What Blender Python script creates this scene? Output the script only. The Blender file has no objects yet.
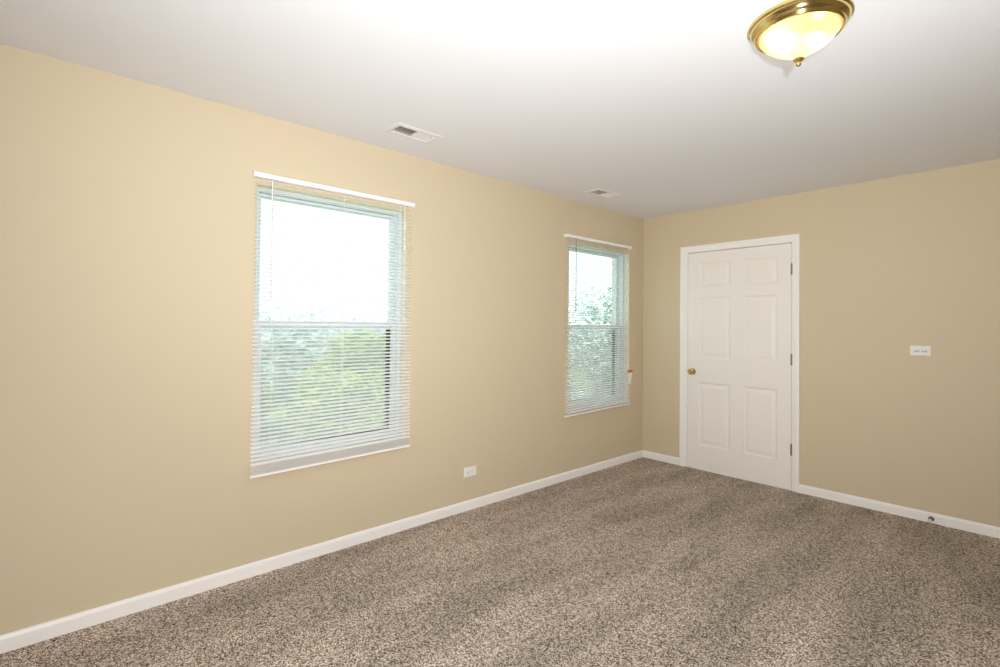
import bpy, bmesh, math, random
import numpy as np
from mathutils import Vector, Matrix

sc = bpy.context.scene
PI = math.pi
random.seed(4)

# ------------------------------------------------------------------ camera
# world: left wall is the plane x=0 (room at x>0), far wall the plane y=0 (room at y<0), z up, metres
F, CX, CY, CZ = 499.586, 2.8272, -4.5448, 1.3281
YAW, PITCH, ROLL = 2.40651, 0.012997, 0.010230
d = Vector((math.cos(PITCH)*math.cos(YAW), math.cos(PITCH)*math.sin(YAW), math.sin(PITCH)))
r = d.cross(Vector((0, 0, 1))).normalized()
u = r.cross(d)
r2 = math.cos(ROLL)*r + math.sin(ROLL)*u
u2 = -math.sin(ROLL)*r + math.cos(ROLL)*u
cam_data = bpy.data.cameras.new('camera')
cam_data.sensor_fit = 'HORIZONTAL'
cam_data.sensor_width = 36
cam_data.lens = F/1000*36
cam_data.shift_y = -0.0143
cam_data.clip_start = 0.05
cam_data.clip_end = 300
cam = bpy.data.objects.new('camera', cam_data)
cam.matrix_world = Matrix(((r2.x, u2.x, -d.x, CX), (r2.y, u2.y, -d.y, CY), (r2.z, u2.z, -d.z, CZ), (0, 0, 0, 1)))
sc.collection.objects.link(cam)
sc.camera = cam

# ------------------------------------------------------------------ sky, sun, flash, exposure
world = bpy.data.worlds.new('sky')
sc.world = world
world.use_nodes = True
wn, wl = world.node_tree.nodes, world.node_tree.links
bg = wn['Background']
bg.inputs['Color'].default_value = (0.76, 0.90, 1.0, 1)
bg.inputs['Strength'].default_value = 2.0

def lamp(name, kind, loc, energy, color=(1, 1, 1), target=None, **kw):
    l = bpy.data.lights.new(name, kind)
    l.energy = energy
    l.color = color
    for k, v in kw.items():
        setattr(l, k, v)
    o = bpy.data.objects.new(name, l)
    o.location = loc
    if target is not None:
        o.rotation_euler = (Vector(target) - Vector(loc)).to_track_quat('-Z', 'Y').to_euler()
    sc.collection.objects.link(o)
    return o

lamp('sun', 'SUN', (6, -4, 12), 15, (1.0, 0.96, 0.88), target=(0, 0, 0), angle=0.02)
# the photographer's flash, turned up at the ceiling, and its bare spill
lamp('flash_bounce', 'SPOT', (2.95, -4.20, 0.95), 205, (0.98, 0.985, 1.01), target=(1.70, -2.75, 2.44),
     spot_size=math.radians(130), spot_blend=1.0, shadow_soft_size=0.05)
lamp('flash_spill', 'SPOT', (3.15, -4.75, 1.40), 268, (0.965, 0.985, 1.04), target=(0.50, -2.35, 1.20),
     spot_size=math.radians(150), spot_blend=1.0, shadow_soft_size=0.05)

vs = sc.view_settings
sc.display_settings.display_device = 'sRGB'
vs.view_transform = 'Standard'
vs.look = 'None'
vs.gamma = 1
vs.use_curve_mapping = False
vs.exposure = 0.0
sc.cycles.max_bounces = 10
sc.cycles.diffuse_bounces = 6
sc.cycles.transparent_max_bounces = 24
sc.cycles.sample_clamp_indirect = 6

# ------------------------------------------------------------------ materials
def srgb(r, g, b):
    f = lambda c: c/12.92 if c <= 0.04045 else ((c+0.055)/1.055)**2.4
    return (f(r/255), f(g/255), f(b/255), 1)

def mat(name, col, rough=0.5, metal=0.0, spec=0.5, bump=None, **kw):
    m = bpy.data.materials.new(name)
    m.use_nodes = True
    nt = m.node_tree
    b = nt.nodes['Principled BSDF']
    b.inputs['Base Color'].default_value = col
    b.inputs['Roughness'].default_value = rough
    b.inputs['Metallic'].default_value = metal
    b.inputs['Specular IOR Level'].default_value = spec
    for k, v in kw.items():
        b.inputs[k].default_value = v
    if bump:
        scale, strength, dist = bump
        tc = nt.nodes.new('ShaderNodeTexCoord')
        nz = nt.nodes.new('ShaderNodeTexNoise')
        nz.inputs['Scale'].default_value = scale
        nz.inputs['Detail'].default_value = 4
        bp = nt.nodes.new('ShaderNodeBump')
        bp.inputs['Strength'].default_value = strength
        bp.inputs['Distance'].default_value = dist
        nt.links.new(tc.outputs['Object'], nz.inputs['Vector'])
        nt.links.new(nz.outputs['Fac'], bp.inputs['Height'])
        nt.links.new(bp.outputs['Normal'], b.inputs['Normal'])
    return m

M = {}
M['wall'] = mat('beige wall paint', srgb(212, 197, 167), 0.7, spec=0.25, bump=(260, 0.12, 0.001))
M['ceiling'] = mat('flat white ceiling paint', srgb(230, 231, 232), 0.95, spec=0.1, bump=(180, 0.1, 0.001))
M['trim'] = mat('white semi-gloss trim paint', srgb(247, 244, 239), 0.38, bump=(90, 0.03, 0.001))
M['door'] = mat('white door paint', srgb(243, 238, 230), 0.42, bump=(120, 0.04, 0.001))
M['reveal'] = mat('white window reveal paint', srgb(222, 216, 198), 0.7)
M['vinyl'] = mat('white window vinyl', srgb(212, 221, 227), 0.35)
M['slat'] = mat('white enamelled slat', srgb(249, 247, 242), 0.4)
M['rail'] = mat('white blind rail enamel', srgb(248, 246, 242), 0.35)
M['cord'] = mat('white cord', srgb(240, 238, 232), 0.8)
M['plastic'] = mat('white plastic', srgb(238, 235, 230), 0.35)
M['slot'] = mat('dark slot', srgb(70, 66, 60), 0.6)
M['collar'] = mat('grey switch collar', srgb(176, 170, 160), 0.5)
M['vent'] = mat('white enamelled vent steel', srgb(224, 221, 216), 0.4)
M['duct'] = mat('dark duct steel', srgb(188, 182, 174), 0.6)
M['brass'] = mat('polished brass', srgb(226, 204, 138), 0.12, 1.0)
M['oldbrass'] = mat('dull antique brass hinge', srgb(146, 122, 78), 0.45, 0.5)
M['oldstop'] = mat('dull olive brass', srgb(128, 118, 82), 0.4, 0.7)
M['screenframe'] = mat('dark bronze screen frame', srgb(40, 40, 42), 0.5)
M['rubber'] = mat('white rubber', srgb(225, 222, 212), 0.6)
M['orange'] = mat('orange print', srgb(226, 104, 52), 0.6)
M['tag'] = mat('white card', srgb(245, 240, 232), 0.6)
M['siding'] = mat('pale siding', srgb(200, 196, 186), 0.7)
M['bark'] = mat('grey brown bark', srgb(98, 84, 70), 0.9, bump=(14, 0.8, 0.02))
M['lawn'] = mat('lawn', srgb(112, 134, 92), 0.95, bump=(30, 1.0, 0.04))
M['wand'] = mat('backlit clear plastic', srgb(170, 172, 172), 0.2)  # grey painted in for a clear wand that looks dark against the daylight
M['slatwand'] = mat('clear white plastic', srgb(236, 234, 226), 0.25)

def glass_mat():
    m = bpy.data.materials.new('window glass')
    m.use_nodes = True
    nt = m.node_tree
    nt.nodes.clear()
    out = nt.nodes.new('ShaderNodeOutputMaterial')
    mix = nt.nodes.new('ShaderNodeMixShader')
    fr = nt.nodes.new('ShaderNodeFresnel')
    fr.inputs['IOR'].default_value = 1.45
    tr = nt.nodes.new('ShaderNodeBsdfTransparent')
    tr.inputs['Color'].default_value = (0.95, 0.98, 0.98, 1)
    gl = nt.nodes.new('ShaderNodeBsdfGlossy')
    gl.inputs['Roughness'].default_value = 0.02
    geo = nt.nodes.new('ShaderNodeNewGeometry')
    front = nt.nodes.new('ShaderNodeMath')
    front.operation = 'SUBTRACT'
    front.inputs[0].default_value = 1.0
    mul = nt.nodes.new('ShaderNodeMath')
    mul.operation = 'MULTIPLY'
    nt.links.new(geo.outputs['Backfacing'], front.inputs[1])
    nt.links.new(fr.outputs[0], mul.inputs[0])
    nt.links.new(front.outputs[0], mul.inputs[1])
    nt.links.new(mul.outputs[0], mix.inputs[0])
    nt.links.new(tr.outputs[0], mix.inputs[1])
    nt.links.new(gl.outputs[0], mix.inputs[2])
    nt.links.new(mix.outputs[0], out.inputs[0])
    return m
M['glass'] = glass_mat()

def mesh_screen_mat(alpha):
    m = bpy.data.materials.new('insect mesh')
    m.use_nodes = True
    nt = m.node_tree
    nt.nodes.clear()
    out = nt.nodes.new('ShaderNodeOutputMaterial')
    mix = nt.nodes.new('ShaderNodeMixShader')
    mix.inputs[0].default_value = alpha
    tr = nt.nodes.new('ShaderNodeBsdfTransparent')
    df = nt.nodes.new('ShaderNodeBsdfDiffuse')
    df.inputs['Color'].default_value = srgb(176, 182, 186)
    th = nt.nodes.new('ShaderNodeMixShader')
    th.inputs[0].default_value = 0.5
    tl = nt.nodes.new('ShaderNodeBsdfTranslucent')
    tl.inputs['Color'].default_value = srgb(186, 192, 196)
    nt.links.new(df.outputs[0], th.inputs[1])
    nt.links.new(tl.outputs[0], th.inputs[2])
    nt.links.new(tr.outputs[0], mix.inputs[1])
    nt.links.new(th.outputs[0], mix.inputs[2])
    nt.links.new(mix.outputs[0], out.inputs[0])
    return m
M['screen'] = mesh_screen_mat(0.42)

def shade_mat():
    # ribbed pressed glass: lets the bulbs through, scatters part of the light
    m = bpy.data.materials.new('ribbed glass shade')
    m.use_nodes = True
    nt = m.node_tree
    nt.nodes.clear()
    out = nt.nodes.new('ShaderNodeOutputMaterial')
    a = nt.nodes.new('ShaderNodeMixShader')
    a.inputs[0].default_value = 0.7
    b = nt.nodes.new('ShaderNodeMixShader')
    b.inputs[0].default_value = 0.12
    tr = nt.nodes.new('ShaderNodeBsdfTransparent')
    tl = nt.nodes.new('ShaderNodeBsdfTranslucent')
    tl.inputs['Color'].default_value = (0.95, 0.93, 0.88, 1)
    gl = nt.nodes.new('ShaderNodeBsdfGlossy')
    gl.inputs['Roughness'].default_value = 0.08
    nt.links.new(tr.outputs[0], a.inputs[1])
    nt.links.new(tl.outputs[0], a.inputs[2])
    nt.links.new(a.outputs[0], b.inputs[1])
    nt.links.new(gl.outputs[0], b.inputs[2])
    nt.links.new(b.outputs[0], out.inputs[0])
    return m
M['shade'] = shade_mat()

def bulb_mat():
    m = bpy.data.materials.new('lit bulb')
    m.use_nodes = True
    b = m.node_tree.nodes['Principled BSDF']
    b.inputs['Base Color'].default_value = (1, 1, 1, 1)
    b.inputs['Emission Color'].default_value = (1.0, 0.77, 0.44, 1)
    b.inputs['Emission Strength'].default_value = 11
    return m
M['bulb'] = bulb_mat()

STRIPE = 6
def carpet_mat():
    m = bpy.data.materials.new('brown flecked carpet')
    m.use_nodes = True
    nt = m.node_tree
    N, L = nt.nodes.new, nt.links.new
    b = nt.nodes['Principled BSDF']
    b.inputs['Roughness'].default_value = 1.0
    b.inputs['Specular IOR Level'].default_value = 0.05
    tc = N('ShaderNodeTexCoord')
    # tufts: yarn colour chosen per small cell, broken up by finer noise
    vo = N('ShaderNodeTexVoronoi')
    vo.inputs['Scale'].default_value = 255
    vo.inputs['Randomness'].default_value = 1
    n1 = N('ShaderNodeTexNoise')
    n1.inputs['Scale'].default_value = 170
    n1.inputs['Detail'].default_value = 5
    n1.inputs['Roughness'].default_value = 0.75
    sep = N('ShaderNodeSeparateColor')
    add = N('ShaderNodeMix')
    add.inputs['Factor'].default_value = 0.5
    ramp = N('ShaderNodeValToRGB')
    cr = ramp.color_ramp
    cr.elements[0].position = 0.26
    cr.elements[0].color = srgb(60, 47, 37)
    cr.elements[1].position = 0.78
    cr.elements[1].color = srgb(252, 240, 226)
    for p, c in ((0.38, (114, 98, 82)), (0.50, (172, 156, 139)), (0.62, (224, 208, 191))):
        e = cr.elements.new(p)
        e.color = srgb(*c)
    L(tc.outputs['Object'], vo.inputs['Vector'])
    L(tc.outputs['Object'], n1.inputs['Vector'])
    L(vo.outputs['Color'], sep.inputs[0])
    L(sep.outputs[0], add.inputs[2])
    L(n1.outputs['Fac'], add.inputs[3])
    L(add.outputs[0], ramp.inputs['Fac'])
    # brushed pile: soft streaks where the vacuum cleaner laid the yarn over
    mp = N('ShaderNodeMapping')
    mp.inputs['Rotation'].default_value = (0, 0, math.radians(STRIPE))
    mp.inputs['Scale'].default_value = (3.0, 0.75, 1)
    n2 = N('ShaderNodeTexNoise')
    n2.inputs['Scale'].default_value = 1.35
    n2.inputs['Detail'].default_value = 3
    mr = N('ShaderNodeMapRange')
    mr.inputs['From Min'].default_value = 0.35
    mr.inputs['From Max'].default_value = 0.68
    mr.inputs['To Min'].default_value = 0.82
    mr.inputs['To Max'].default_value = 1.18
    L(tc.outputs['Object'], mp.inputs['Vector'])
    L(mp.outputs[0], n2.inputs['Vector'])
    L(n2.outputs['Fac'], mr.inputs['Value'])
    mul = N('ShaderNodeMix')
    mul.data_type = 'RGBA'
    mul.blend_type = 'MULTIPLY'
    mul.inputs['Factor'].default_value = 1
    L(ramp.outputs['Color'], mul.inputs[6])
    L(mr.outputs[0], mul.inputs[7])
    L(mul.outputs[2], b.inputs['Base Color'])
    bp = N('ShaderNodeBump')
    bp.inputs['Strength'].default_value = 0.8
    bp.inputs['Distance'].default_value = 0.006
    L(add.outputs[0], bp.inputs['Height'])
    L(bp.outputs['Normal'], b.inputs['Normal'])
    return m
M['carpet'] = carpet_mat()

def leaf_mat(name, c0, c1):
    m = bpy.data.materials.new(name)
    m.use_nodes = True
    nt = m.node_tree
    nt.nodes.clear()
    N, L = nt.nodes.new, nt.links.new
    out = N('ShaderNodeOutputMaterial')
    tc = N('ShaderNodeTexCoord')
    nz = N('ShaderNodeTexNoise')
    nz.inputs['Scale'].default_value = 1.1
    nz.inputs['Detail'].default_value = 6
    nz.inputs['Roughness'].default_value = 0.8
    rp = N('ShaderNodeValToRGB')
    rp.color_ramp.elements[0].position = 0.36
    rp.color_ramp.elements[0].color = c0
    rp.color_ramp.elements[1].position = 0.64
    rp.color_ramp.elements[1].color = c1
    df = N('ShaderNodeBsdfDiffuse')
    tl = N('ShaderNodeBsdfTranslucent')
    mx = N('ShaderNodeMixShader')
    mx.inputs[0].default_value = 0.35
    L(tc.outputs['Object'], nz.inputs['Vector'])
    L(nz.outputs['Fac'], rp.inputs['Fac'])
    L(rp.outputs[0], df.inputs['Color'])
    L(rp.outputs[0], tl.inputs['Color'])
    L(df.outputs[0], mx.inputs[1])
    L(tl.outputs[0], mx.inputs[2])
    L(mx.outputs[0], out.inputs[0])
    return m
M['leaf'] = leaf_mat('yellow green leaves', srgb(110, 144, 70), srgb(206, 218, 120))
M['leafdark'] = leaf_mat('dark green leaves', srgb(96, 124, 66), srgb(176, 194, 112))
M['leafhaze'] = leaf_mat('glare-paled grey green leaves', srgb(164, 188, 182), srgb(226, 238, 232))  # outdoor glare and haze are mixed into this pale leaf colour

# ------------------------------------------------------------------ mesh helpers
def obj(name, bm, m, parent=None, smooth=False, loc=None):
    me = bpy.data.meshes.new(name)
    bmesh.ops.recalc_face_normals(bm, faces=bm.faces)
    bm.to_mesh(me)
    bm.free()
    for mm in (m if isinstance(m, (list, tuple)) else [m]):
        me.materials.append(M[mm])
    if smooth:
        for p in me.polygons:
            p.use_smooth = True
        try:
            me.set_sharp_from_angle(angle=math.radians(40))
        except Exception:
            pass
    o = bpy.data.objects.new(name, me)
    sc.collection.objects.link(o)
    if parent:
        o.parent = parent
    if loc:
        o.location = loc
    return o

def tag(o, label, cat, group=None):
    o['label'] = label
    o['category'] = cat
    if group:
        o['group'] = group
    return o

def empty(name, loc):
    o = bpy.data.objects.new(name, None)
    o.location = loc
    o.empty_display_size = 0.1
    sc.collection.objects.link(o)
    return o

def struct(o):
    o['kind'] = 'structure'
    return o

def box(bm, x0, x1, y0, y1, z0, z1, bevel=0.0, seg=2):
    v = [bm.verts.new(p) for p in ((x0, y0, z0), (x1, y0, z0), (x1, y1, z0), (x0, y1, z0),
                                   (x0, y0, z1), (x1, y0, z1), (x1, y1, z1), (x0, y1, z1))]
    fs = [bm.faces.new([v[i] for i in f]) for f in ((3, 2, 1, 0), (4, 5, 6, 7), (0, 1, 5, 4), (1, 2, 6, 5), (2, 3, 7, 6), (3, 0, 4, 7))]
    if bevel > 0:
        es = list({e for f in fs for e in f.edges})
        bmesh.ops.bevel(bm, geom=es, offset=bevel, segments=seg, profile=0.5, affect='EDGES')

def prism(bm, prof, a, b, fn):
    """closed 2-D profile swept from a to b; fn(p, q, t) -> xyz"""
    ra = [bm.verts.new(fn(p, q, a)) for p, q in prof]
    rb = [bm.verts.new(fn(p, q, b)) for p, q in prof]
    n = len(prof)
    for i in range(n):
        j = (i+1) % n
        bm.faces.new((ra[i], ra[j], rb[j], rb[i]))
    bm.faces.new(ra[::-1])
    bm.faces.new(rb)

def lathe(bm, prof, n, fn, mod=None):
    """profile [(radius, h)] spun; fn(x, y, h) -> xyz"""
    rings = []
    for k, (rad, h) in enumerate(prof):
        if rad < 1e-6:
            rings.append([bm.verts.new(fn(0, 0, h))])
        else:
            rr = []
            for i in range(n):
                a = 2*PI*i/n
                q = rad*(mod(a, k) if mod else 1)
                rr.append(bm.verts.new(fn(q*math.cos(a), q*math.sin(a), h)))
            rings.append(rr)
    for A, B in zip(rings, rings[1:]):
        for i in range(n):
            j = (i+1) % n
            if len(A) == 1 and len(B) == 1:
                continue
            if len(A) == 1:
                bm.faces.new((A[0], B[i], B[j]))
            elif len(B) == 1:
                bm.faces.new((A[i], A[j], B[0]))
            else:
                bm.faces.new((A[i], A[j], B[j], B[i]))

def tube(bm, pts, rad, n=8):
    pts = [Vector(p) for p in pts]
    rings = []
    for i, p in enumerate(pts):
        t = (pts[min(i+1, len(pts)-1)] - pts[max(i-1, 0)]).normalized()
        a = t.orthogonal().normalized() if not rings else (pa - t*pa.dot(t)).normalized()
        pa = a
        b = t.cross(a)
        rr = rad[i] if isinstance(rad, (list, tuple)) else rad
        rings.append([bm.verts.new(p + rr*(math.cos(2*PI*k/n)*a + math.sin(2*PI*k/n)*b)) for k in range(n)])
    for A, B in zip(rings, rings[1:]):
        for k in range(n):
            bm.faces.new((A[k], A[(k+1) % n], B[(k+1) % n], B[k]))
    bm.faces.new(rings[0][::-1])
    bm.faces.new(rings[-1])

def pierced(us, ws, holes, t0, t1, fn):
    """slab with rectangular holes: us, ws outer extents; holes (u0,u1,w0,w1); fn(u, w, t) -> xyz"""
    U = sorted(set([us[0], us[1]] + [h[0] for h in holes] + [h[1] for h in holes]))
    W = sorted(set([ws[0], ws[1]] + [h[2] for h in holes] + [h[3] for h in holes]))
    bm = bmesh.new()
    V = {}
    def vert(i, j, t):
        if (i, j, t) not in V:
            V[i, j, t] = bm.verts.new(fn(U[i], W[j], (t0, t1)[t]))
        return V[i, j, t]
    def solid(i, j):
        if not (0 <= i < len(U)-1 and 0 <= j < len(W)-1):
            return False
        um, wm = (U[i]+U[i+1])/2, (W[j]+W[j+1])/2
        return not any(h[0] < um < h[1] and h[2] < wm < h[3] for h in holes)
    for i in range(len(U)-1):
        for j in range(len(W)-1):
            if not solid(i, j):
                continue
            for t in (0, 1):
                bm.faces.new([vert(a, b, t) for a, b in ((i, j), (i+1, j), (i+1, j+1), (i, j+1))])
            for di, dj, e in ((-1, 0, ((i, j), (i, j+1))), (1, 0, ((i+1, j), (i+1, j+1))),
                              (0, -1, ((i, j), (i+1, j))), (0, 1, ((i, j+1), (i+1, j+1)))):
                if not solid(i+di, j+dj):
                    (a, b), (c, dd) = e
                    bm.faces.new((vert(a, b, 0), vert(c, dd, 0), vert(c, dd, 1), vert(a, b, 1)))
    return bm

# ------------------------------------------------------------------ room shell
H = 2.44
XR, YN = 5.0, -6.4                       # right and near walls, both behind the camera
T = 0.20                                 # outer wall
W1 = (-3.735, -2.822, 0.595, 2.066)      # window openings y0,y1,z0,z1
W2 = (-1.182, -0.268, 0.600, 2.058)
DX0, DX1, DZ = 0.462, 1.408, 2.060       # door opening
VENTS = [(0.342, -2.986), (0.318, -1.135)]
VH = (0.104, 0.250)                      # vent hole size

# floor: carpet with a top at z=0
bm = bmesh.new()
box(bm, -T, XR+0.1, YN-0.1, 0.13, -0.06, 0.0)
struct(obj('floor', bm, 'carpet'))

holes = [(x-VH[0]/2, x+VH[0]/2, y-VH[1]/2, y+VH[1]/2) for x, y in VENTS]
struct(obj('ceiling', pierced((-T, XR+0.1), (YN-0.1, 0.13), holes, H, H+0.05, lambda a, b, t: (a, b, t)), 'ceiling'))

bm = pierced((YN-0.1, 0.13), (0, H), [W1, W2], 0, -T, lambda a, b, t: (t, a, b))
wl_ = struct(obj('wall_left', bm, ['wall', 'reveal', 'siding']))
for p in wl_.data.polygons:
    c, n = p.center, p.normal
    if c.x < -T+0.001:
        p.material_index = 2
    elif abs(n.x) < 0.5 and any(w[0]-0.01 < c.y < w[1]+0.01 and w[2]-0.01 < c.z < w[3]+0.01 for w in (W1, W2)):
        p.material_index = 1
struct(obj('wall_far', pierced((0, XR), (0, H), [(DX0, DX1, -0.001, DZ)], 0, 0.13, lambda a, b, t: (a, t, b)), 'wall'))
bm = bmesh.new(); box(bm, XR, XR+0.1, YN, 0.13, 0, H); struct(obj('wall_right', bm, 'wall'))
bm = bmesh.new(); box(bm, 0, XR+0.1, YN-0.1, YN, 0, H); struct(obj('wall_near', bm, 'wall'))

# baseboards: (out from wall, height)
BP = [(0, -0.004), (0.013, -0.004), (0.013, 0.049), (0.0125, 0.055), (0.0105, 0.060), (0.0085, 0.064), (0.006, 0.067), (0.003, 0.0685), (0, 0.069)]
bm = bmesh.new(); prism(bm, BP, YN, 0, lambda p, q, t: (p, t, q)); struct(obj('baseboard_left', bm, 'trim', smooth=True))
for x0, x1 in ((0.013, 0.4105), (1.4445, XR)):
    bm = bmesh.new(); prism(bm, BP, x0, x1, lambda p, q, t: (t, -p, q)); struct(obj('baseboard_far', bm, 'trim', smooth=True))
bm = bmesh.new(); prism(bm, BP, YN, -0.013, lambda p, q, t: (XR-p, t, q)); struct(obj('baseboard_right', bm, 'trim', smooth=True))
bm = bmesh.new(); prism(bm, BP, 0.013, XR-0.013, lambda p, q, t: (t, YN+p, q)); struct(obj('baseboard_near', bm, 'trim', smooth=True))

# ------------------------------------------------------------------ door
door = struct(empty('door_1', ((DX0+DX1)/2, 0, 0)))
def part(name, bm, m, parent, smooth=False):
    """part built in world coordinates, parented to an un-rotated Empty"""
    base = Vector((0, 0, 0))
    p = parent
    while p:
        base += p.location
        p = p.parent
    bmesh.ops.translate(bm, verts=bm.verts, vec=-base)
    return obj(name, bm, m, parent, smooth)

# jamb lining the opening, with a stop behind the slab
bm = bmesh.new()
jt = 0.0185
for x0, x1 in ((DX0, DX0+jt), (DX1-jt, DX1)):
    box(bm, x0, x1, 0.0, 0.13, 0, DZ-jt)
box(bm, DX0, DX1, 0.0, 0.13, DZ-jt, DZ)
box(bm, DX0+jt, DX0+jt+0.012, 0.042, 0.075, 0, DZ-jt)
box(bm, DX1-jt-0.012, DX1-jt, 0.042, 0.075, 0, DZ-jt)
box(bm, DX0+jt, DX1-jt, 0.042, 0.075, DZ-jt-0.012, DZ-jt)
box(bm, DX0+jt, DX1-jt, 0.0, 0.13, -0.01, 0.004)
part('jamb', bm, 'trim', door)
# casing: mitred moulding around the opening: profile (across from inner edge, out from wall)
CP = [(0, 0), (0, 0.008), (0.003, 0.0105), (0.010, 0.0115), (0.022, 0.0125), (0.026, 0.0150), (0.036, 0.0165), (0.048, 0.0170), (0.0545, 0.0165), (0.057, 0.0145), (0.057, 0)]
ix0, ix1, iz = DX0+0.0065, DX1-0.0195, DZ-0.013
ix1 = DX1-0.0195
bm = bmesh.new()
rings = []
for kx, px, pz in ((-1, ix0, 0.0), (-1, ix0, iz), (1, ix1, iz), (1, ix1, 0.0)):
    rings.append([bm.verts.new((px+kx*a, -o, pz + (a if pz > 0 else -0.004))) for a, o in CP])
for A, B in zip(rings, rings[1:]):
    for i in range(len(CP)):
        j = (i+1) % len(CP)
        bm.faces.new((A[i], A[j], B[j], B[i]))
bm.faces.new(rings[0][::-1]); bm.faces.new(rings[-1])
part('casing', bm, 'trim', door, True)

# slab with six raised panels
SX0, SX1, SZ0, SZ1, SY = 0.4845, 1.3830, 0.010, 2.0360, 0.001
PX = [(0.594, 0.886), (0.998, 1.279)]
PZ = [(0.228, 0.818), (1.042, 1.612), (1.713, 1.934)]
bm = bmesh.new()
xs = [SX0] + [v for p in PX for v in p] + [SX1]
zs = [SZ0] + [v for p in PZ for v in p] + [SZ1]
G = {}
def gv(i, j):
    if (i, j) not in G:
        G[i, j] = bm.verts.new((xs[i], SY, zs[j]))
    return G[i, j]
RINGS = ((0.004, 0.0035), (0.010, 0.0075), (0.020, 0.0085), (0.026, 0.0080), (0.048, 0.0025), (0.052, 0.0018))
for i in range(len(xs)-1):
    for j in range(len(zs)-1):
        c = [gv(i, j), gv(i+1, j), gv(i+1, j+1), gv(i, j+1)]
        if i % 2 == 1 and j % 2 == 1:
            prev = c
            for ins, dep in RINGS:
                a0, a1, b0, b1 = xs[i]+ins, xs[i+1]-ins, zs[j]+ins, zs[j+1]-ins
                cur = [bm.verts.new((x, SY+dep, z)) for x, z in ((a0, b0), (a1, b0), (a1, b1), (a0, b1))]
                for k in range(4):
                    bm.faces.new((prev[k], prev[(k+1) % 4], cur[(k+1) % 4], cur[k]))
                prev = cur
            bm.faces.new(prev)
        else:
            bm.faces.new(c)
bk = [bm.verts.new((x, SY+0.038, z)) for x, z in ((SX0, SZ0), (SX1, SZ0), (SX1, SZ1), (SX0, SZ1))]
bm.faces.new(bk[::-1])
nx, nz = len(xs)-1, len(zs)-1
bm.faces.new([gv(i, 0) for i in range(nx+1)] + [bk[1], bk[0]])
bm.faces.new([gv(i, nz) for i in range(nx, -1, -1)] + [bk[3], bk[2]])
bm.faces.new([gv(nx, j) for j in range(nz+1)] + [bk[2], bk[1]])
bm.faces.new([gv(0, j) for j in range(nz, -1, -1)] + [bk[0], bk[3]])
slab = part('door_slab', bm, 'door', door)

# knob: rosette, neck and ball, spun about the y axis
KX, KZ = 0.5355, 0.913
bm = bmesh.new()
lathe(bm, [(0, 0.002), (0.030, 0.002), (0.032, -0.002), (0.030, -0.006), (0.020, -0.009), (0.012, -0.012), (0.0105, -0.020), (0.012, -0.027),
           (0.018, -0.031), (0.0245, -0.037), (0.0275, -0.045), (0.0270, -0.052), (0.0235, -0.058), (0.016, -0.0615), (0.007, -0.0615), (0.006, -0.060), (0, -0.060)],
      28, lambda a, b, h: (KX+a, SY+h, KZ+b))
kn = part('knob', bm, 'brass', slab, True)
kn['label'] = 'polished brass door knob'
for z in (1.820, 1.074, 0.335):
    bm = bmesh.new()
    hx = 1.3875
    for k in range(5):
        z0 = z - 0.0445 + k*0.0178
        lathe(bm, [(0, z0), (0.0074, z0), (0.0078, z0+0.001), (0.0078, z0+0.0166), (0.0074, z0+0.0176), (0, z0+0.0176)], 12,
              lambda a, b, h: (hx+a, -0.0065+b, h))
    for zz, s in ((z-0.0445, -1), (z+0.0445, 1)):
        lathe(bm, [(0, zz), (0.005, zz), (0.0056, zz+s*0.002), (0.003, zz+s*0.005), (0, zz+s*0.006)], 12, lambda a, b, h: (hx+a, -0.0065+b, h))
    box(bm, hx-0.0045, hx-0.0005, -0.003, 0.030, z-0.0445, z+0.0445)
    box(bm, hx+0.0005, hx+0.003, -0.003, 0.030, z-0.0445, z+0.0445)
    h = part('hinge', bm, 'oldbrass', door, True)
    h['label'] = 'dull brass door hinge'

# ------------------------------------------------------------------ windows
def frame_bm(bm, y0, y1, z0, z1, x0, x1, wy, wzb, wzt, bevel=0.002):
    box(bm, x0, x1, y0, y0+wy, z0, z1, bevel)
    box(bm, x0, x1, y1-wy, y1, z0, z1, bevel)
    box(bm, x0, x1, y0+wy-0.001, y1-wy+0.001, z0, z0+wzb, bevel)
    box(bm, x0, x1, y0+wy-0.001, y1-wy+0.001, z1-wzt, z1, bevel)

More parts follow.
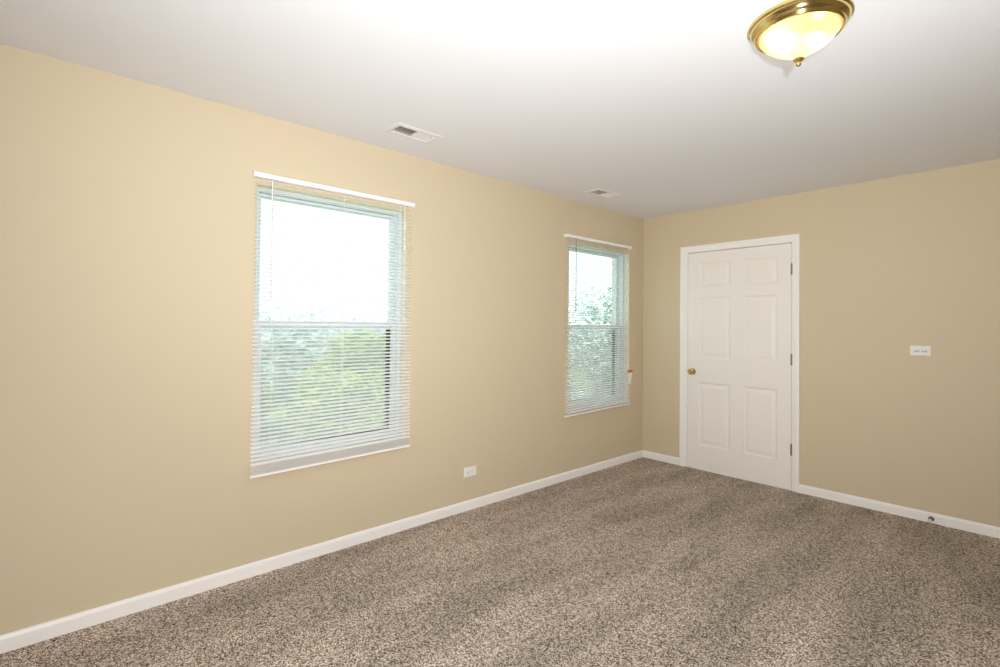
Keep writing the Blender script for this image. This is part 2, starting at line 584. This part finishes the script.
def window(name, W):
    y0, y1, z0, z1 = W
    w = struct(empty(name, (-0.13, (y0+y1)/2, z0)))
    bm = bmesh.new()
    frame_bm(bm, y0, y1, z0, z1, -0.1590, -0.0520, 0.021, 0.020, 0.016)
    # parting tracks in the jambs
    for ya, yb in ((y0+0.020, y0+0.026), (y1-0.026, y1-0.020)):
        box(bm, -0.1060, -0.0980, ya, yb, z0+0.02, z1-0.015)
        box(bm, -0.0620, -0.0540, ya, yb, z0+0.02, z1-0.015)
    box(bm, -0.074, -0.0525, y0+0.024, y1-0.024, z0+0.016, z0+0.024, 0.002)
    part('window_frame', bm, 'vinyl', w)
    zm = z0 + 0.726                       # middle of the meeting rails
    a0, a1 = y0+0.023, y1-0.023
    for nm, xa, xb, za, zb, rb, rt in (('upper_sash', -0.1340, -0.1060, zm-0.018, z1-0.018, 0.034, 0.024),
                                        ('lower_sash', -0.0960, -0.0660, z0+0.021, zm+0.018, 0.026, 0.032)):
        bm = bmesh.new()
        frame_bm(bm, a0, a1, za, zb, xa, xb, 0.031, rb, rt, 0.003)
        if nm == 'lower_sash':            # latch on the meeting rail
            ym = (y0+y1)/2
            box(bm, xa+0.002, xb-0.002, ym-0.03, ym+0.03, zb-0.001, zb+0.008, 0.002)
        s = part(nm, bm, 'vinyl', w)
        bm = bmesh.new()
        box(bm, (xa+xb)/2-0.002, (xa+xb)/2+0.002, a0+0.029, a1-0.029, za+rb-0.003, zb-rt+0.003)
        part('pane', bm, 'glass', s)
    # half insect screen outside the lower sash
    bm = bmesh.new()
    frame_bm(bm, a0, a1, z0+0.022, zm+0.01, -0.1550, -0.1440, 0.030, 0.022, 0.022, 0.001)
    f = part('screen_frame', bm, 'screenframe', w)
    f['label'] = 'dark insect screen frame'
    bm = bmesh.new()
    box(bm, -0.1500, -0.1495, a0+0.028, a1-0.028, z0+0.040, zm-0.010)
    part('insect_screen', bm, 'screen', f)
    return w
window('window_1', W1)
window('window_2', W2)

# ------------------------------------------------------------------ mini blinds
SLATW, PITCH_Z = 0.025, 0.0213
def blind(name, y0, y1, ztop, zbot, tilt, extra, ladders, wand, lift, xw=0.006):
    """tilt: how much higher the far end hangs at the bottom; extra: slats stacked on the bottom rail"""
    b = empty(name, (xw, (y0+y1)/2, zbot))
    xc = xw + 0.017
    L = y1-y0
    ym = (y0+y1)/2
    def hang(y, z):                       # the lower the slat, the more it follows the crooked bottom rail
        k = max(0.0, (ztop-z)/(ztop-zbot))
        return z + tilt*(k**4)*(y-ym)/L
    # headrail: open steel channel with folded lips and end brackets
    bm = bmesh.new()
    box(bm, xw, xw+0.033, y0-0.002, y1+0.002, ztop-0.022, ztop, 0.002)
    box(bm, xw+0.031, xw+0.0345, y0-0.002, y1+0.002, ztop-0.004, ztop+0.001, 0.0008)
    box(bm, xw+0.031, xw+0.0345, y0-0.002, y1+0.002, ztop-0.023, ztop-0.019, 0.0008)
    part('headrail', bm, 'rail', b)
    for ya in (y0-0.005, y1-0.001):
        bm = bmesh.new()
        box(bm, 0.0, xw+0.037, ya, ya+0.006, ztop-0.025, ztop+0.003, 0.0012)
        part('bracket', bm, 'rail', b)
    # slats
    bm = bmesh.new()
    seg = 5
    def slat(z, lift_far=True, tw=0.0):
        prof = []
        for s in (1, -1):
            rng = range(seg+1) if s == 1 else range(seg, -1, -1)
            for i in rng:
                q = -0.5 + i/seg
                h = 0.0022*(1-(2*q)**2) + (0.00018 if s == 1 else -0.00018)
                prof.append((q*SLATW*math.cos(tw) - h*math.sin(tw), h*math.cos(tw) + q*SLATW*math.sin(tw)))
        prism(bm, prof, y0+0.004, y1-0.004, lambda p, q, t: (xc+p, t, hang(t, z)+q))
    zs = zbot + 0.016 + extra*0.0085
    n = int((ztop-0.030-zs)/PITCH_Z)
    ps = (ztop-0.032-zs)/n
    for k in range(n+1):
        slat(zs + k*ps, tw=math.radians(-19.0 + random.uniform(-1.5, 1.5)))
    for k in range(extra):
        slat(zbot + 0.014 + k*0.0085)
    part('slats', bm, 'slat', b, True)
    # bottom rail
    bm = bmesh.new()
    pr = [(-0.0125, 0.001), (-0.0125, 0.007), (-0.011, 0.0105), (-0.004, 0.0125), (0.004, 0.0125), (0.011, 0.0105), (0.0125, 0.007), (0.0125, 0.001), (0.010, 0.0), (-0.010, 0.0)]
    prism(bm, pr, y0+0.002, y1-0.002, lambda p, q, t: (xc+p, t, hang(t, zbot)+q))
    part('bottom_rail', bm, 'rail', b, True)
    # ladder cords, one pair per position
    for y in ladders:
        bm = bmesh.new()
        for dx in (-0.0138, 0.0138):
            tube(bm, [(xc+dx, y, hang(y, zbot)+0.004), (xc+dx, y, (zbot+ztop)/2), (xc+dx, y, ztop-0.020)], 0.0009, 6)
        tube(bm, [(xc+0.0005, y+0.004, hang(y, zbot)+0.006), (xc+0.0005, y+0.004, ztop-0.020)], 0.0009, 6)
        part('ladder_cord', bm, 'cord', b, True)
    if wand:
        y, z0, z1, m = wand
        bm = bmesh.new()
        prism(bm, [(0.0042*math.cos(k*PI/3), 0.0042*math.sin(k*PI/3)) for k in range(6)], z0, z1-0.022, lambda p, q, t: (xw+0.043+p, y+q, t))
        lathe(bm, [(0, z0-0.006), (0.004, z0-0.005), (0.0058, z0), (0.0058, z0+0.02), (0.0045, z0+0.026), (0, z0+0.026)], 10, lambda p, q, h: (xw+0.043+p, y+q, h))
        tube(bm, [(xw+0.030, y, z1-0.010), (xw+0.040, y, z1-0.012), (xw+0.043, y, z1-0.024)], 0.0016, 6)
        part('tilt_wand', bm, m, b, True)
    if lift:
        y, z0 = lift
        bm = bmesh.new()
        for dy in (-0.0022, 0.0022):
            tube(bm, [(xw+0.033, y+dy, ztop-0.018), (xw+0.040, y+dy, ztop-0.028), (xw+0.041, y+dy, ztop-0.06), (xw+0.041, y+dy*0.4, z0+0.05)], 0.0014, 6)
        c = part('lift_cord', bm, 'cord', b, True)
        bm = bmesh.new()
        lathe(bm, [(0, z0), (0.0075, z0), (0.0085, z0+0.004), (0.0065, z0+0.030), (0.004, z0+0.050), (0.002, z0+0.053), (0, z0+0.053)], 12,
              lambda p, q, h: (xw+0.041+p, y+q, h))
        part('tassel', bm, 'plastic', c, True)
    return b

b1 = blind('window_blind', -3.757, -2.790, 2.120, 0.531, 0.020, 6, (-3.655, -3.262, -2.885), (-3.672, 1.46, 2.108, 'slatwand'), (-2.862, 1.805))
tag(b1, 'large white mini blind on the nearer window, slats stacked on its crooked bottom rail', 'blind', 'white mini blinds over the windows')
b2 = blind('window_blind', -1.250, -0.284, 2.122, 0.560, 0.020, 2, (-1.165, -0.767, -0.375), (-1.146, 1.462, 2.105, 'wand'), (-0.338, 0.93))
tag(b2, 'white mini blind on the far window beside the corner, with a tag on its cord', 'blind', 'white mini blinds over the windows')

# warning tag hanging from the far blind's cord
wt = empty('warning_tag', (0.050, -0.305, 0.775))
bm = bmesh.new()
pts = [(-0.352+0.012, 0.776), (-0.300, 0.770), (-0.272, 0.884), (-0.345, 0.884)]
prism(bm, pts, 0.0498, 0.0506, lambda p, q, t: (t, p, q))
part('card', bm, 'tag', wt)
bm = bmesh.new()
prism(bm, [(-0.352, 0.882), (-0.264, 0.882), (-0.266, 0.905), (-0.300, 0.911), (-0.348, 0.905)], 0.0496, 0.0508, lambda p, q, t: (t, p, q))
o = part('printed_header', bm, 'orange', wt)
o['label'] = 'orange printed header strip'
bm = bmesh.new()
tube(bm, [(0.047, -0.338, 0.955), (0.0495, -0.332, 0.92), (0.0502, -0.320, 0.902)], 0.001, 6)
part('loop', bm, 'cord', wt)
tag(wt, 'small white card tag with an orange top on the far blind', 'tag')

# ------------------------------------------------------------------ outlet and switch plates
def plate(bm, w, h, t):
    # bevelled cover plate in the local (a, b, out) frame
    v = []
    for ins, o in ((0, 0), (0, t*0.45), (0.004, t)):
        v.append([(-w/2+ins, -h/2+ins, o), (w/2-ins, -h/2+ins, o), (w/2-ins, h/2-ins, o), (-w/2+ins, h/2-ins, o)])
    return v

def plate_bm(w, h, t, fn):
    bm = bmesh.new()
    rings = [[bm.verts.new(fn(*p)) for p in ring] for ring in plate(None, w, h, t)]
    for A, B in zip(rings, rings[1:]):
        for i in range(4):
            bm.faces.new((A[i], A[(i+1) % 4], B[(i+1) % 4], B[i]))
    bm.faces.new(rings[0][::-1]); bm.faces.new(rings[-1])
    return bm

def cbox(bm, fn, a0, a1, b0, b1, o0, o1):
    v = [bm.verts.new(fn(a, b, o)) for o in (o0, o1) for a, b in ((a0, b0), (a1, b0), (a1, b1), (a0, b1))]
    for f in ((3, 2, 1, 0), (4, 5, 6, 7), (0, 1, 5, 4), (1, 2, 6, 5), (2, 3, 7, 6), (3, 0, 4, 7)):
        bm.faces.new([v[i] for i in f])

def outlet(name, fn, origin):
    e = empty(name, origin)
    part('cover_plate', plate_bm(0.114, 0.070, 0.0055, fn), 'plastic', e)
    for a in (-0.0195, 0.0195):
        bm = bmesh.new()
        pts = []
        for k in range(28):                # rounded receptacle face with two flats
            t = 2*PI*k/28
            pts.append((a + max(-0.0135, min(0.0135, 0.0172*math.cos(t))), 0.0172*math.sin(t)))
        prism(bm, pts, 0.005, 0.0072, lambda p, q, t: fn(p, q, t))
        rc = part('receptacle', bm, 'plastic', e)
        bm = bmesh.new()
        cbox(bm, fn, a-0.0045, a+0.0045, 0.0050, 0.0074, 0.0065, 0.0075)
        cbox(bm, fn, a-0.0035, a+0.0035, -0.0074, -0.0052, 0.0065, 0.0075)
        s = 1 if a > 0 else 1
        prism(bm, [(a-0.0095+0.0027*math.cos(k*PI/5), 0.0027*math.sin(k*PI/5)) for k in range(10)], 0.0065, 0.0075, lambda p, q, t: fn(p, q, t))
        part('slots', bm, 'slot', rc)
    bm = bmesh.new()
    prism(bm, [(0.003*math.cos(k*PI/6), 0.003*math.sin(k*PI/6)) for k in range(12)], 0.005, 0.0066, lambda p, q, t: fn(p, q, t))
    part('screw', bm, 'plastic', e)
    return e

e = outlet('wall_outlet', lambda a, b, o: (o, -2.265+a, 0.2715+b), (0, -2.265, 0.2715))
tag(e, 'white wall outlet mounted sideways below and between the windows', 'outlet')

# switch plate with two toggles, mounted sideways on the far wall
SFX, SFZ = 2.205, 1.182
fs = lambda a, b, o: (SFX+a, -o, SFZ+b)
e = empty('light_switch', (SFX, 0, SFZ))
part('cover_plate', plate_bm(0.114, 0.070, 0.006, fs), 'plastic', e)
for a in (-0.020, 0.022):
    bm = bmesh.new()
    cbox(bm, fs, a-0.0125, a+0.0125, -0.0085, 0.0085, 0.0055, 0.0068)
    rim = part('toggle_collar', bm, 'collar', e)
    rim['label'] = 'grey toggle opening'
    bm = bmesh.new()
    prism(bm, [(-0.006, 0.005), (0.006, 0.005), (0.0052, 0.017), (0.004, 0.0185), (-0.0035, 0.0165), (-0.005, 0.012)], a-0.0095, a+0.0095,
          lambda p, q, t: fs(t, 0.002+p, q))
    part('toggle', bm, 'plastic', rim)
for a in (-0.046, 0.046):
    bm = bmesh.new()
    prism(bm, [(a+0.003*math.cos(k*PI/6), 0.003*math.sin(k*PI/6)) for k in range(12)], 0.0055, 0.0068, lambda p, q, t: fs(p, q, t))
    part('screw', bm, 'plastic', e)
tag(e, 'white two toggle switch plate set sideways right of the door', 'switch')

# door stop screwed into the baseboard
DSX, DSZ = 2.264, 0.029
ds = empty('door_stop', (DSX, -0.013, DSZ))
bm = bmesh.new()
lathe(bm, [(0, -0.012), (0.0163, -0.012), (0.0163, -0.016), (0.0111, -0.019), (0.0075, -0.026), (0.0068, -0.058), (0.0097, -0.062), (0.0123, -0.066), (0.0123, -0.069), (0, -0.069)],
      16, lambda a, b, h: (DSX+a, h, DSZ+b))
part('stem', bm, 'oldstop', ds, True)
bm = bmesh.new()
lathe(bm, [(0, -0.068), (0.0114, -0.068), (0.0120, -0.072), (0.0111, -0.078), (0.0078, -0.081), (0, -0.0815)], 16, lambda a, b, h: (DSX+a, h, DSZ+b))
o = part('rubber_tip', bm, 'rubber', ds, True)
o['label'] = 'white rubber tip'
tag(ds, 'small brass door stop on the baseboard right of the door', 'door stop')

# ------------------------------------------------------------------ ceiling vents
def vent(x, y):
    v = empty('ceiling_vent', (x, y, H))
    # flat flange with a sloped rim around the opening
    bm = bmesh.new()
    rings = []
    for ex, dz in ((0.0255, 0.0), (0.0235, -0.004), (0.010, -0.0075), (0.002, -0.0075), (-0.001, -0.003), (-0.001, 0.004), (0.002, 0.0)):
        hx, hy = VH[0]/2+ex, VH[1]/2+ex
        rings.append([bm.verts.new((x+sx*hx, y+sy*hy, H+dz)) for sx, sy in ((-1, -1), (1, -1), (1, 1), (-1, 1))])
    for A, B in zip(rings, rings[1:]+rings[:1]):
        for i in range(4):
            bm.faces.new((A[i], A[(i+1) % 4], B[(i+1) % 4], B[i]))
    part('flange', bm, 'vent', v)
    # louvres: blades run the short way, tilted towards the two ends, one divider in the middle
    bm = bmesh.new()
    hx, hy = VH[0]/2, VH[1]/2
    n = 18
    for k in range(n):
        yy = y - hy + (k+0.5)*2*hy/n
        s = -1 if yy < y else 1
        ca, sa = math.cos(math.radians(48)), math.sin(math.radians(48))
        prof = [(-0.0075*ca*s, 0.0075*sa), (0.0075*ca*s, -0.0075*sa), (0.0075*ca*s+0.0008*sa, -0.0075*sa+0.0008*ca), (-0.0075*ca*s+0.0008*sa, 0.0075*sa+0.0008*ca)]
        if s > 0:
            prof = prof[::-1]
        prism(bm, [(p, q) for p, q in prof], x-hx+0.0012, x+hx-0.0012, lambda p, q, t: (t, yy+p, H+0.0+q))
    box(bm, x-hx+0.001, x+hx-0.001, y-0.002, y+0.002, H-0.005, H+0.008)
    part('louvres', bm, 'vent', v)
    # sheet-metal boot above, dark inside
    bm = bmesh.new()
    hx, hy = hx-0.0014, hy-0.0014
    rr = [[bm.verts.new((x+sx*hx, y+sy*hy, z)) for sx, sy in ((-1, -1), (1, -1), (1, 1), (-1, 1))] for z in (H+0.010, H+0.16)]
    for i in range(4):
        bm.faces.new((rr[0][i], rr[0][(i+1) % 4], rr[1][(i+1) % 4], rr[1][i]))
    bm.faces.new(rr[1])
    part('duct_boot', bm, 'duct', v)
    # damper lever
    bm = bmesh.new()
    box(bm, x+hx-0.020, x+hx-0.016, y+hy-0.030, y+hy-0.022, H-0.014, H+0.004, 0.001)
    part('damper_lever', bm, 'vent', v)
    return v
v1 = vent(*VENTS[0])
tag(v1, 'white rectangular ceiling vent above the nearer window', 'vent', 'white ceiling vents')
v2 = vent(*VENTS[1])
tag(v2, 'white ceiling vent near the corner, above the far window', 'vent', 'white ceiling vents')

# ------------------------------------------------------------------ ceiling light
LX, LY = 2.214, -2.548
cl = empty('ceiling_light', (LX, LY, H))
fz = lambda a, b, h: (LX+a, LY+b, H+h)
bm = bmesh.new()
SC = 0.977
lathe(bm, [(p*SC, q) for p, q in ((0.150, 0), (0.164, 0.0), (0.1685, -0.003), (0.1700, -0.008), (0.1690, -0.013), (0.1650, -0.016), (0.1620, -0.018), (0.1610, -0.022), (0.1585, -0.028),
           (0.1520, -0.035), (0.1480, -0.038), (0.1465, -0.041), (0.1450, -0.046), (0.1405, -0.0495), (0.1355, -0.0490), (0.1325, -0.046), (0.1310, -0.040), (0.1300, -0.030),
           (0.120, -0.018), (0.09, -0.010), (0, -0.010))], 96, fz)
part('brass_pan', bm, 'brass', cl, True)
bm = bmesh.new()
RD, DD, Z0 = 0.1270, 0.094, -0.044
prof, N = [], 14
for k in range(N+1):
    q = k/N
    prof.append((RD*(1-q**1.65) if k < N else 0.004, Z0 - DD*q))
nf = 72
lathe(bm, prof, nf*4, fz, mod=lambda a, k: 1 + 0.012*math.cos(nf*a)*(1 if k < N-3 else 0.3))
part('glass_shade', bm, 'shade', cl, True)
zb = Z0-DD
bm = bmesh.new()
lathe(bm, [(0, zb+0.002), (0.017, zb+0.003), (0.0185, zb-0.001), (0.016, zb-0.005), (0.0085, zb-0.008), (0.0065, zb-0.011), (0.0085, zb-0.014), (0.0095, zb-0.018),
           (0.0075, zb-0.023), (0.0035, zb-0.0255), (0, zb-0.026)], 24, fz)
part('finial', bm, 'brass', cl, True)
for s in (-1, 1):
    bm = bmesh.new()
    cx = LX + s*0.062*0.6
    cy = LY + s*0.062*0.8
    ax = Vector((s*0.6, s*0.8, 0))
    bx = Vector((-ax.y, ax.x, 0))
    # A-shape bulb lying on its side, base towards the middle
    P = [(0, 0.052), (0.012, 0.050), (0.020, 0.044), (0.0245, 0.034), (0.026, 0.024), (0.0245, 0.012), (0.020, 0.0), (0.015, -0.012), (0.0125, -0.022), (0, -0.022)]
    base = Vector((LX, LY, H-0.060)) + ax*0.048
    lathe(bm, P, 20, lambda a, b, h: tuple(base + ax*h + bx*a + Vector((0, 0, b))))
    bl = part('bulb', bm, 'bulb', cl, True)
    bl['label'] = 'glowing bulb'
    bm = bmesh.new()
    lathe(bm, [(0, -0.0235), (0.0135, -0.0235), (0.015, -0.030), (0.015, -0.040), (0, -0.040)], 16, lambda a, b, h: tuple(base + ax*h + bx*a + Vector((0, 0, b))))
    part('socket', bm, 'plastic', cl, True)
tag(cl, 'lit flush ceiling light with brass rim and ribbed glass shade', 'ceiling light')

# ------------------------------------------------------------------ outside: lawn and trees below and level with the windows
GZ = -2.9
bm = bmesh.new()
box(bm, -90, -0.25, -60, 70, GZ-0.2, GZ)
lw = obj('lawn', bm, 'lawn')
lw['kind'] = 'structure'

def foliage_mesh(name, blobs, n, size, m, seed):
    """leaf blades scattered through ellipsoid clumps: blobs (centre, radii)"""
    rng = np.random.default_rng(seed)
    wts = np.array([r_[0]*r_[1]*r_[2] for _, r_ in blobs])**(2/3)
    idx = rng.choice(len(blobs), n, p=wts/wts.sum())
    C = np.array([b[0] for b in blobs])[idx]
    R = np.array([b[1] for b in blobs])[idx]
    dirs = rng.normal(size=(n, 3))
    dirs /= np.linalg.norm(dirs, axis=1)[:, None]
    rad = rng.uniform(0.55, 1.0, n)**0.5 * (1 + rng.normal(0, 0.06, n))
    P = C + dirs*R*rad[:, None]
    nrm = dirs*0.7 + rng.normal(size=(n, 3))*0.6 + np.array([0, 0, 0.35])
    nrm /= np.linalg.norm(nrm, axis=1)[:, None]
    a = np.cross(nrm, rng.normal(size=(n, 3)))
    a /= np.linalg.norm(a, axis=1)[:, None]
    b = np.cross(nrm, a)
    s = size*rng.uniform(0.6, 1.3, n)[:, None]
    v = np.stack([P-a*s*0.6, P+b*s*0.28+nrm*s*0.06, P+a*s*0.6-nrm*s*0.08, P-b*s*0.28+nrm*s*0.06], 1).reshape(-1, 3)
    me = bpy.data.meshes.new(name)
    f = np.arange(4*n).reshape(-1, 4)
    tri = np.concatenate([f[:, [0, 1, 2]], f[:, [0, 2, 3]]])
    me.from_pydata(v.tolist(), [], tri.tolist())
    me.materials.append(M[m])
    return me

def tree(name, x, y, top, rx, m, seed, label, n=9000, size=0.13, bottom=None, group=None):
    rnd = random.Random(seed)
    root = empty(name, (x, y, GZ))
    hgt = top-GZ
    lo = hgt*0.22 if bottom is None else bottom
    blobs = []
    for k in range(16):
        t = rnd.random()
        zc = lo + (hgt-lo)*(0.15+0.72*t)
        w = rx*(0.35+0.65*math.sin(PI*(0.18+0.74*t)))
        an = rnd.uniform(0, 2*PI)
        q = w*0.62*math.sqrt(rnd.random())
        rr = w*rnd.uniform(0.38, 0.55)
        rz = min(rr*0.85, hgt-zc)
        blobs.append(((q*math.cos(an), q*math.sin(an), zc), (rr, rr, max(0.25, rz))))
    me = foliage_mesh('foliage', blobs, n, size, m, seed)
    o = bpy.data.objects.new('foliage', me)
    sc.collection.objects.link(o)
    o.parent = root
    bm = bmesh.new()
    bw = 0.05*rx+0.05
    tube(bm, [(0, 0, -0.05), (0.03, 0.02, lo), (rnd.uniform(-.1, .1), rnd.uniform(-.1, .1), lo+(hgt-lo)*0.5), (0, 0, lo+(hgt-lo)*0.85)], [bw*1.25, bw, bw*0.6, bw*0.2], 10)
    for c, _ in blobs[:7]:
        tube(bm, [(0.02, 0.01, lo + (c[2]-lo)*0.35), (c[0]*0.5, c[1]*0.5, lo+(c[2]-lo)*0.75), (c[0], c[1], c[2])], [bw*0.5, bw*0.32, bw*0.12], 7)
    obj('trunk', bm, 'bark', root, True)
    tag(root, label, 'tree', group)
    return root

TG = 'trees outside the windows'
tree('leafy_tree', -4.6, -2.75, 1.36, 1.15, 'leafdark', 11, 'dark green tree seen at the left side of the nearer window', n=11000, bottom=0.5, group=TG)
tree('leafy_tree', -6.4, 0.2, 1.42, 1.7, 'leaf', 12, 'yellow green tree seen at the right side of the nearer window', n=13000, bottom=0.5, group=TG)
tree('leafy_tree', -16.0, 2.6, 1.9, 3.4, 'leafhaze', 13, 'haze-paled distant tree seen just above the middle rail of the nearer window', n=5000, size=0.26, group=TG)
tree('leafy_tree', -7.4, 6.0, 1.9, 2.0, 'leafhaze', 14, 'glare-paled grey green tree filling the left half of the far window', n=9000, size=0.18, bottom=0.5, group=TG)
tree('leafy_tree', -8.8, 11.4, 3.4, 2.6, 'leafhaze', 15, 'tall glare-paled grey green tree in the right half of the far window', n=9000, size=0.2, bottom=0.5, group=TG)
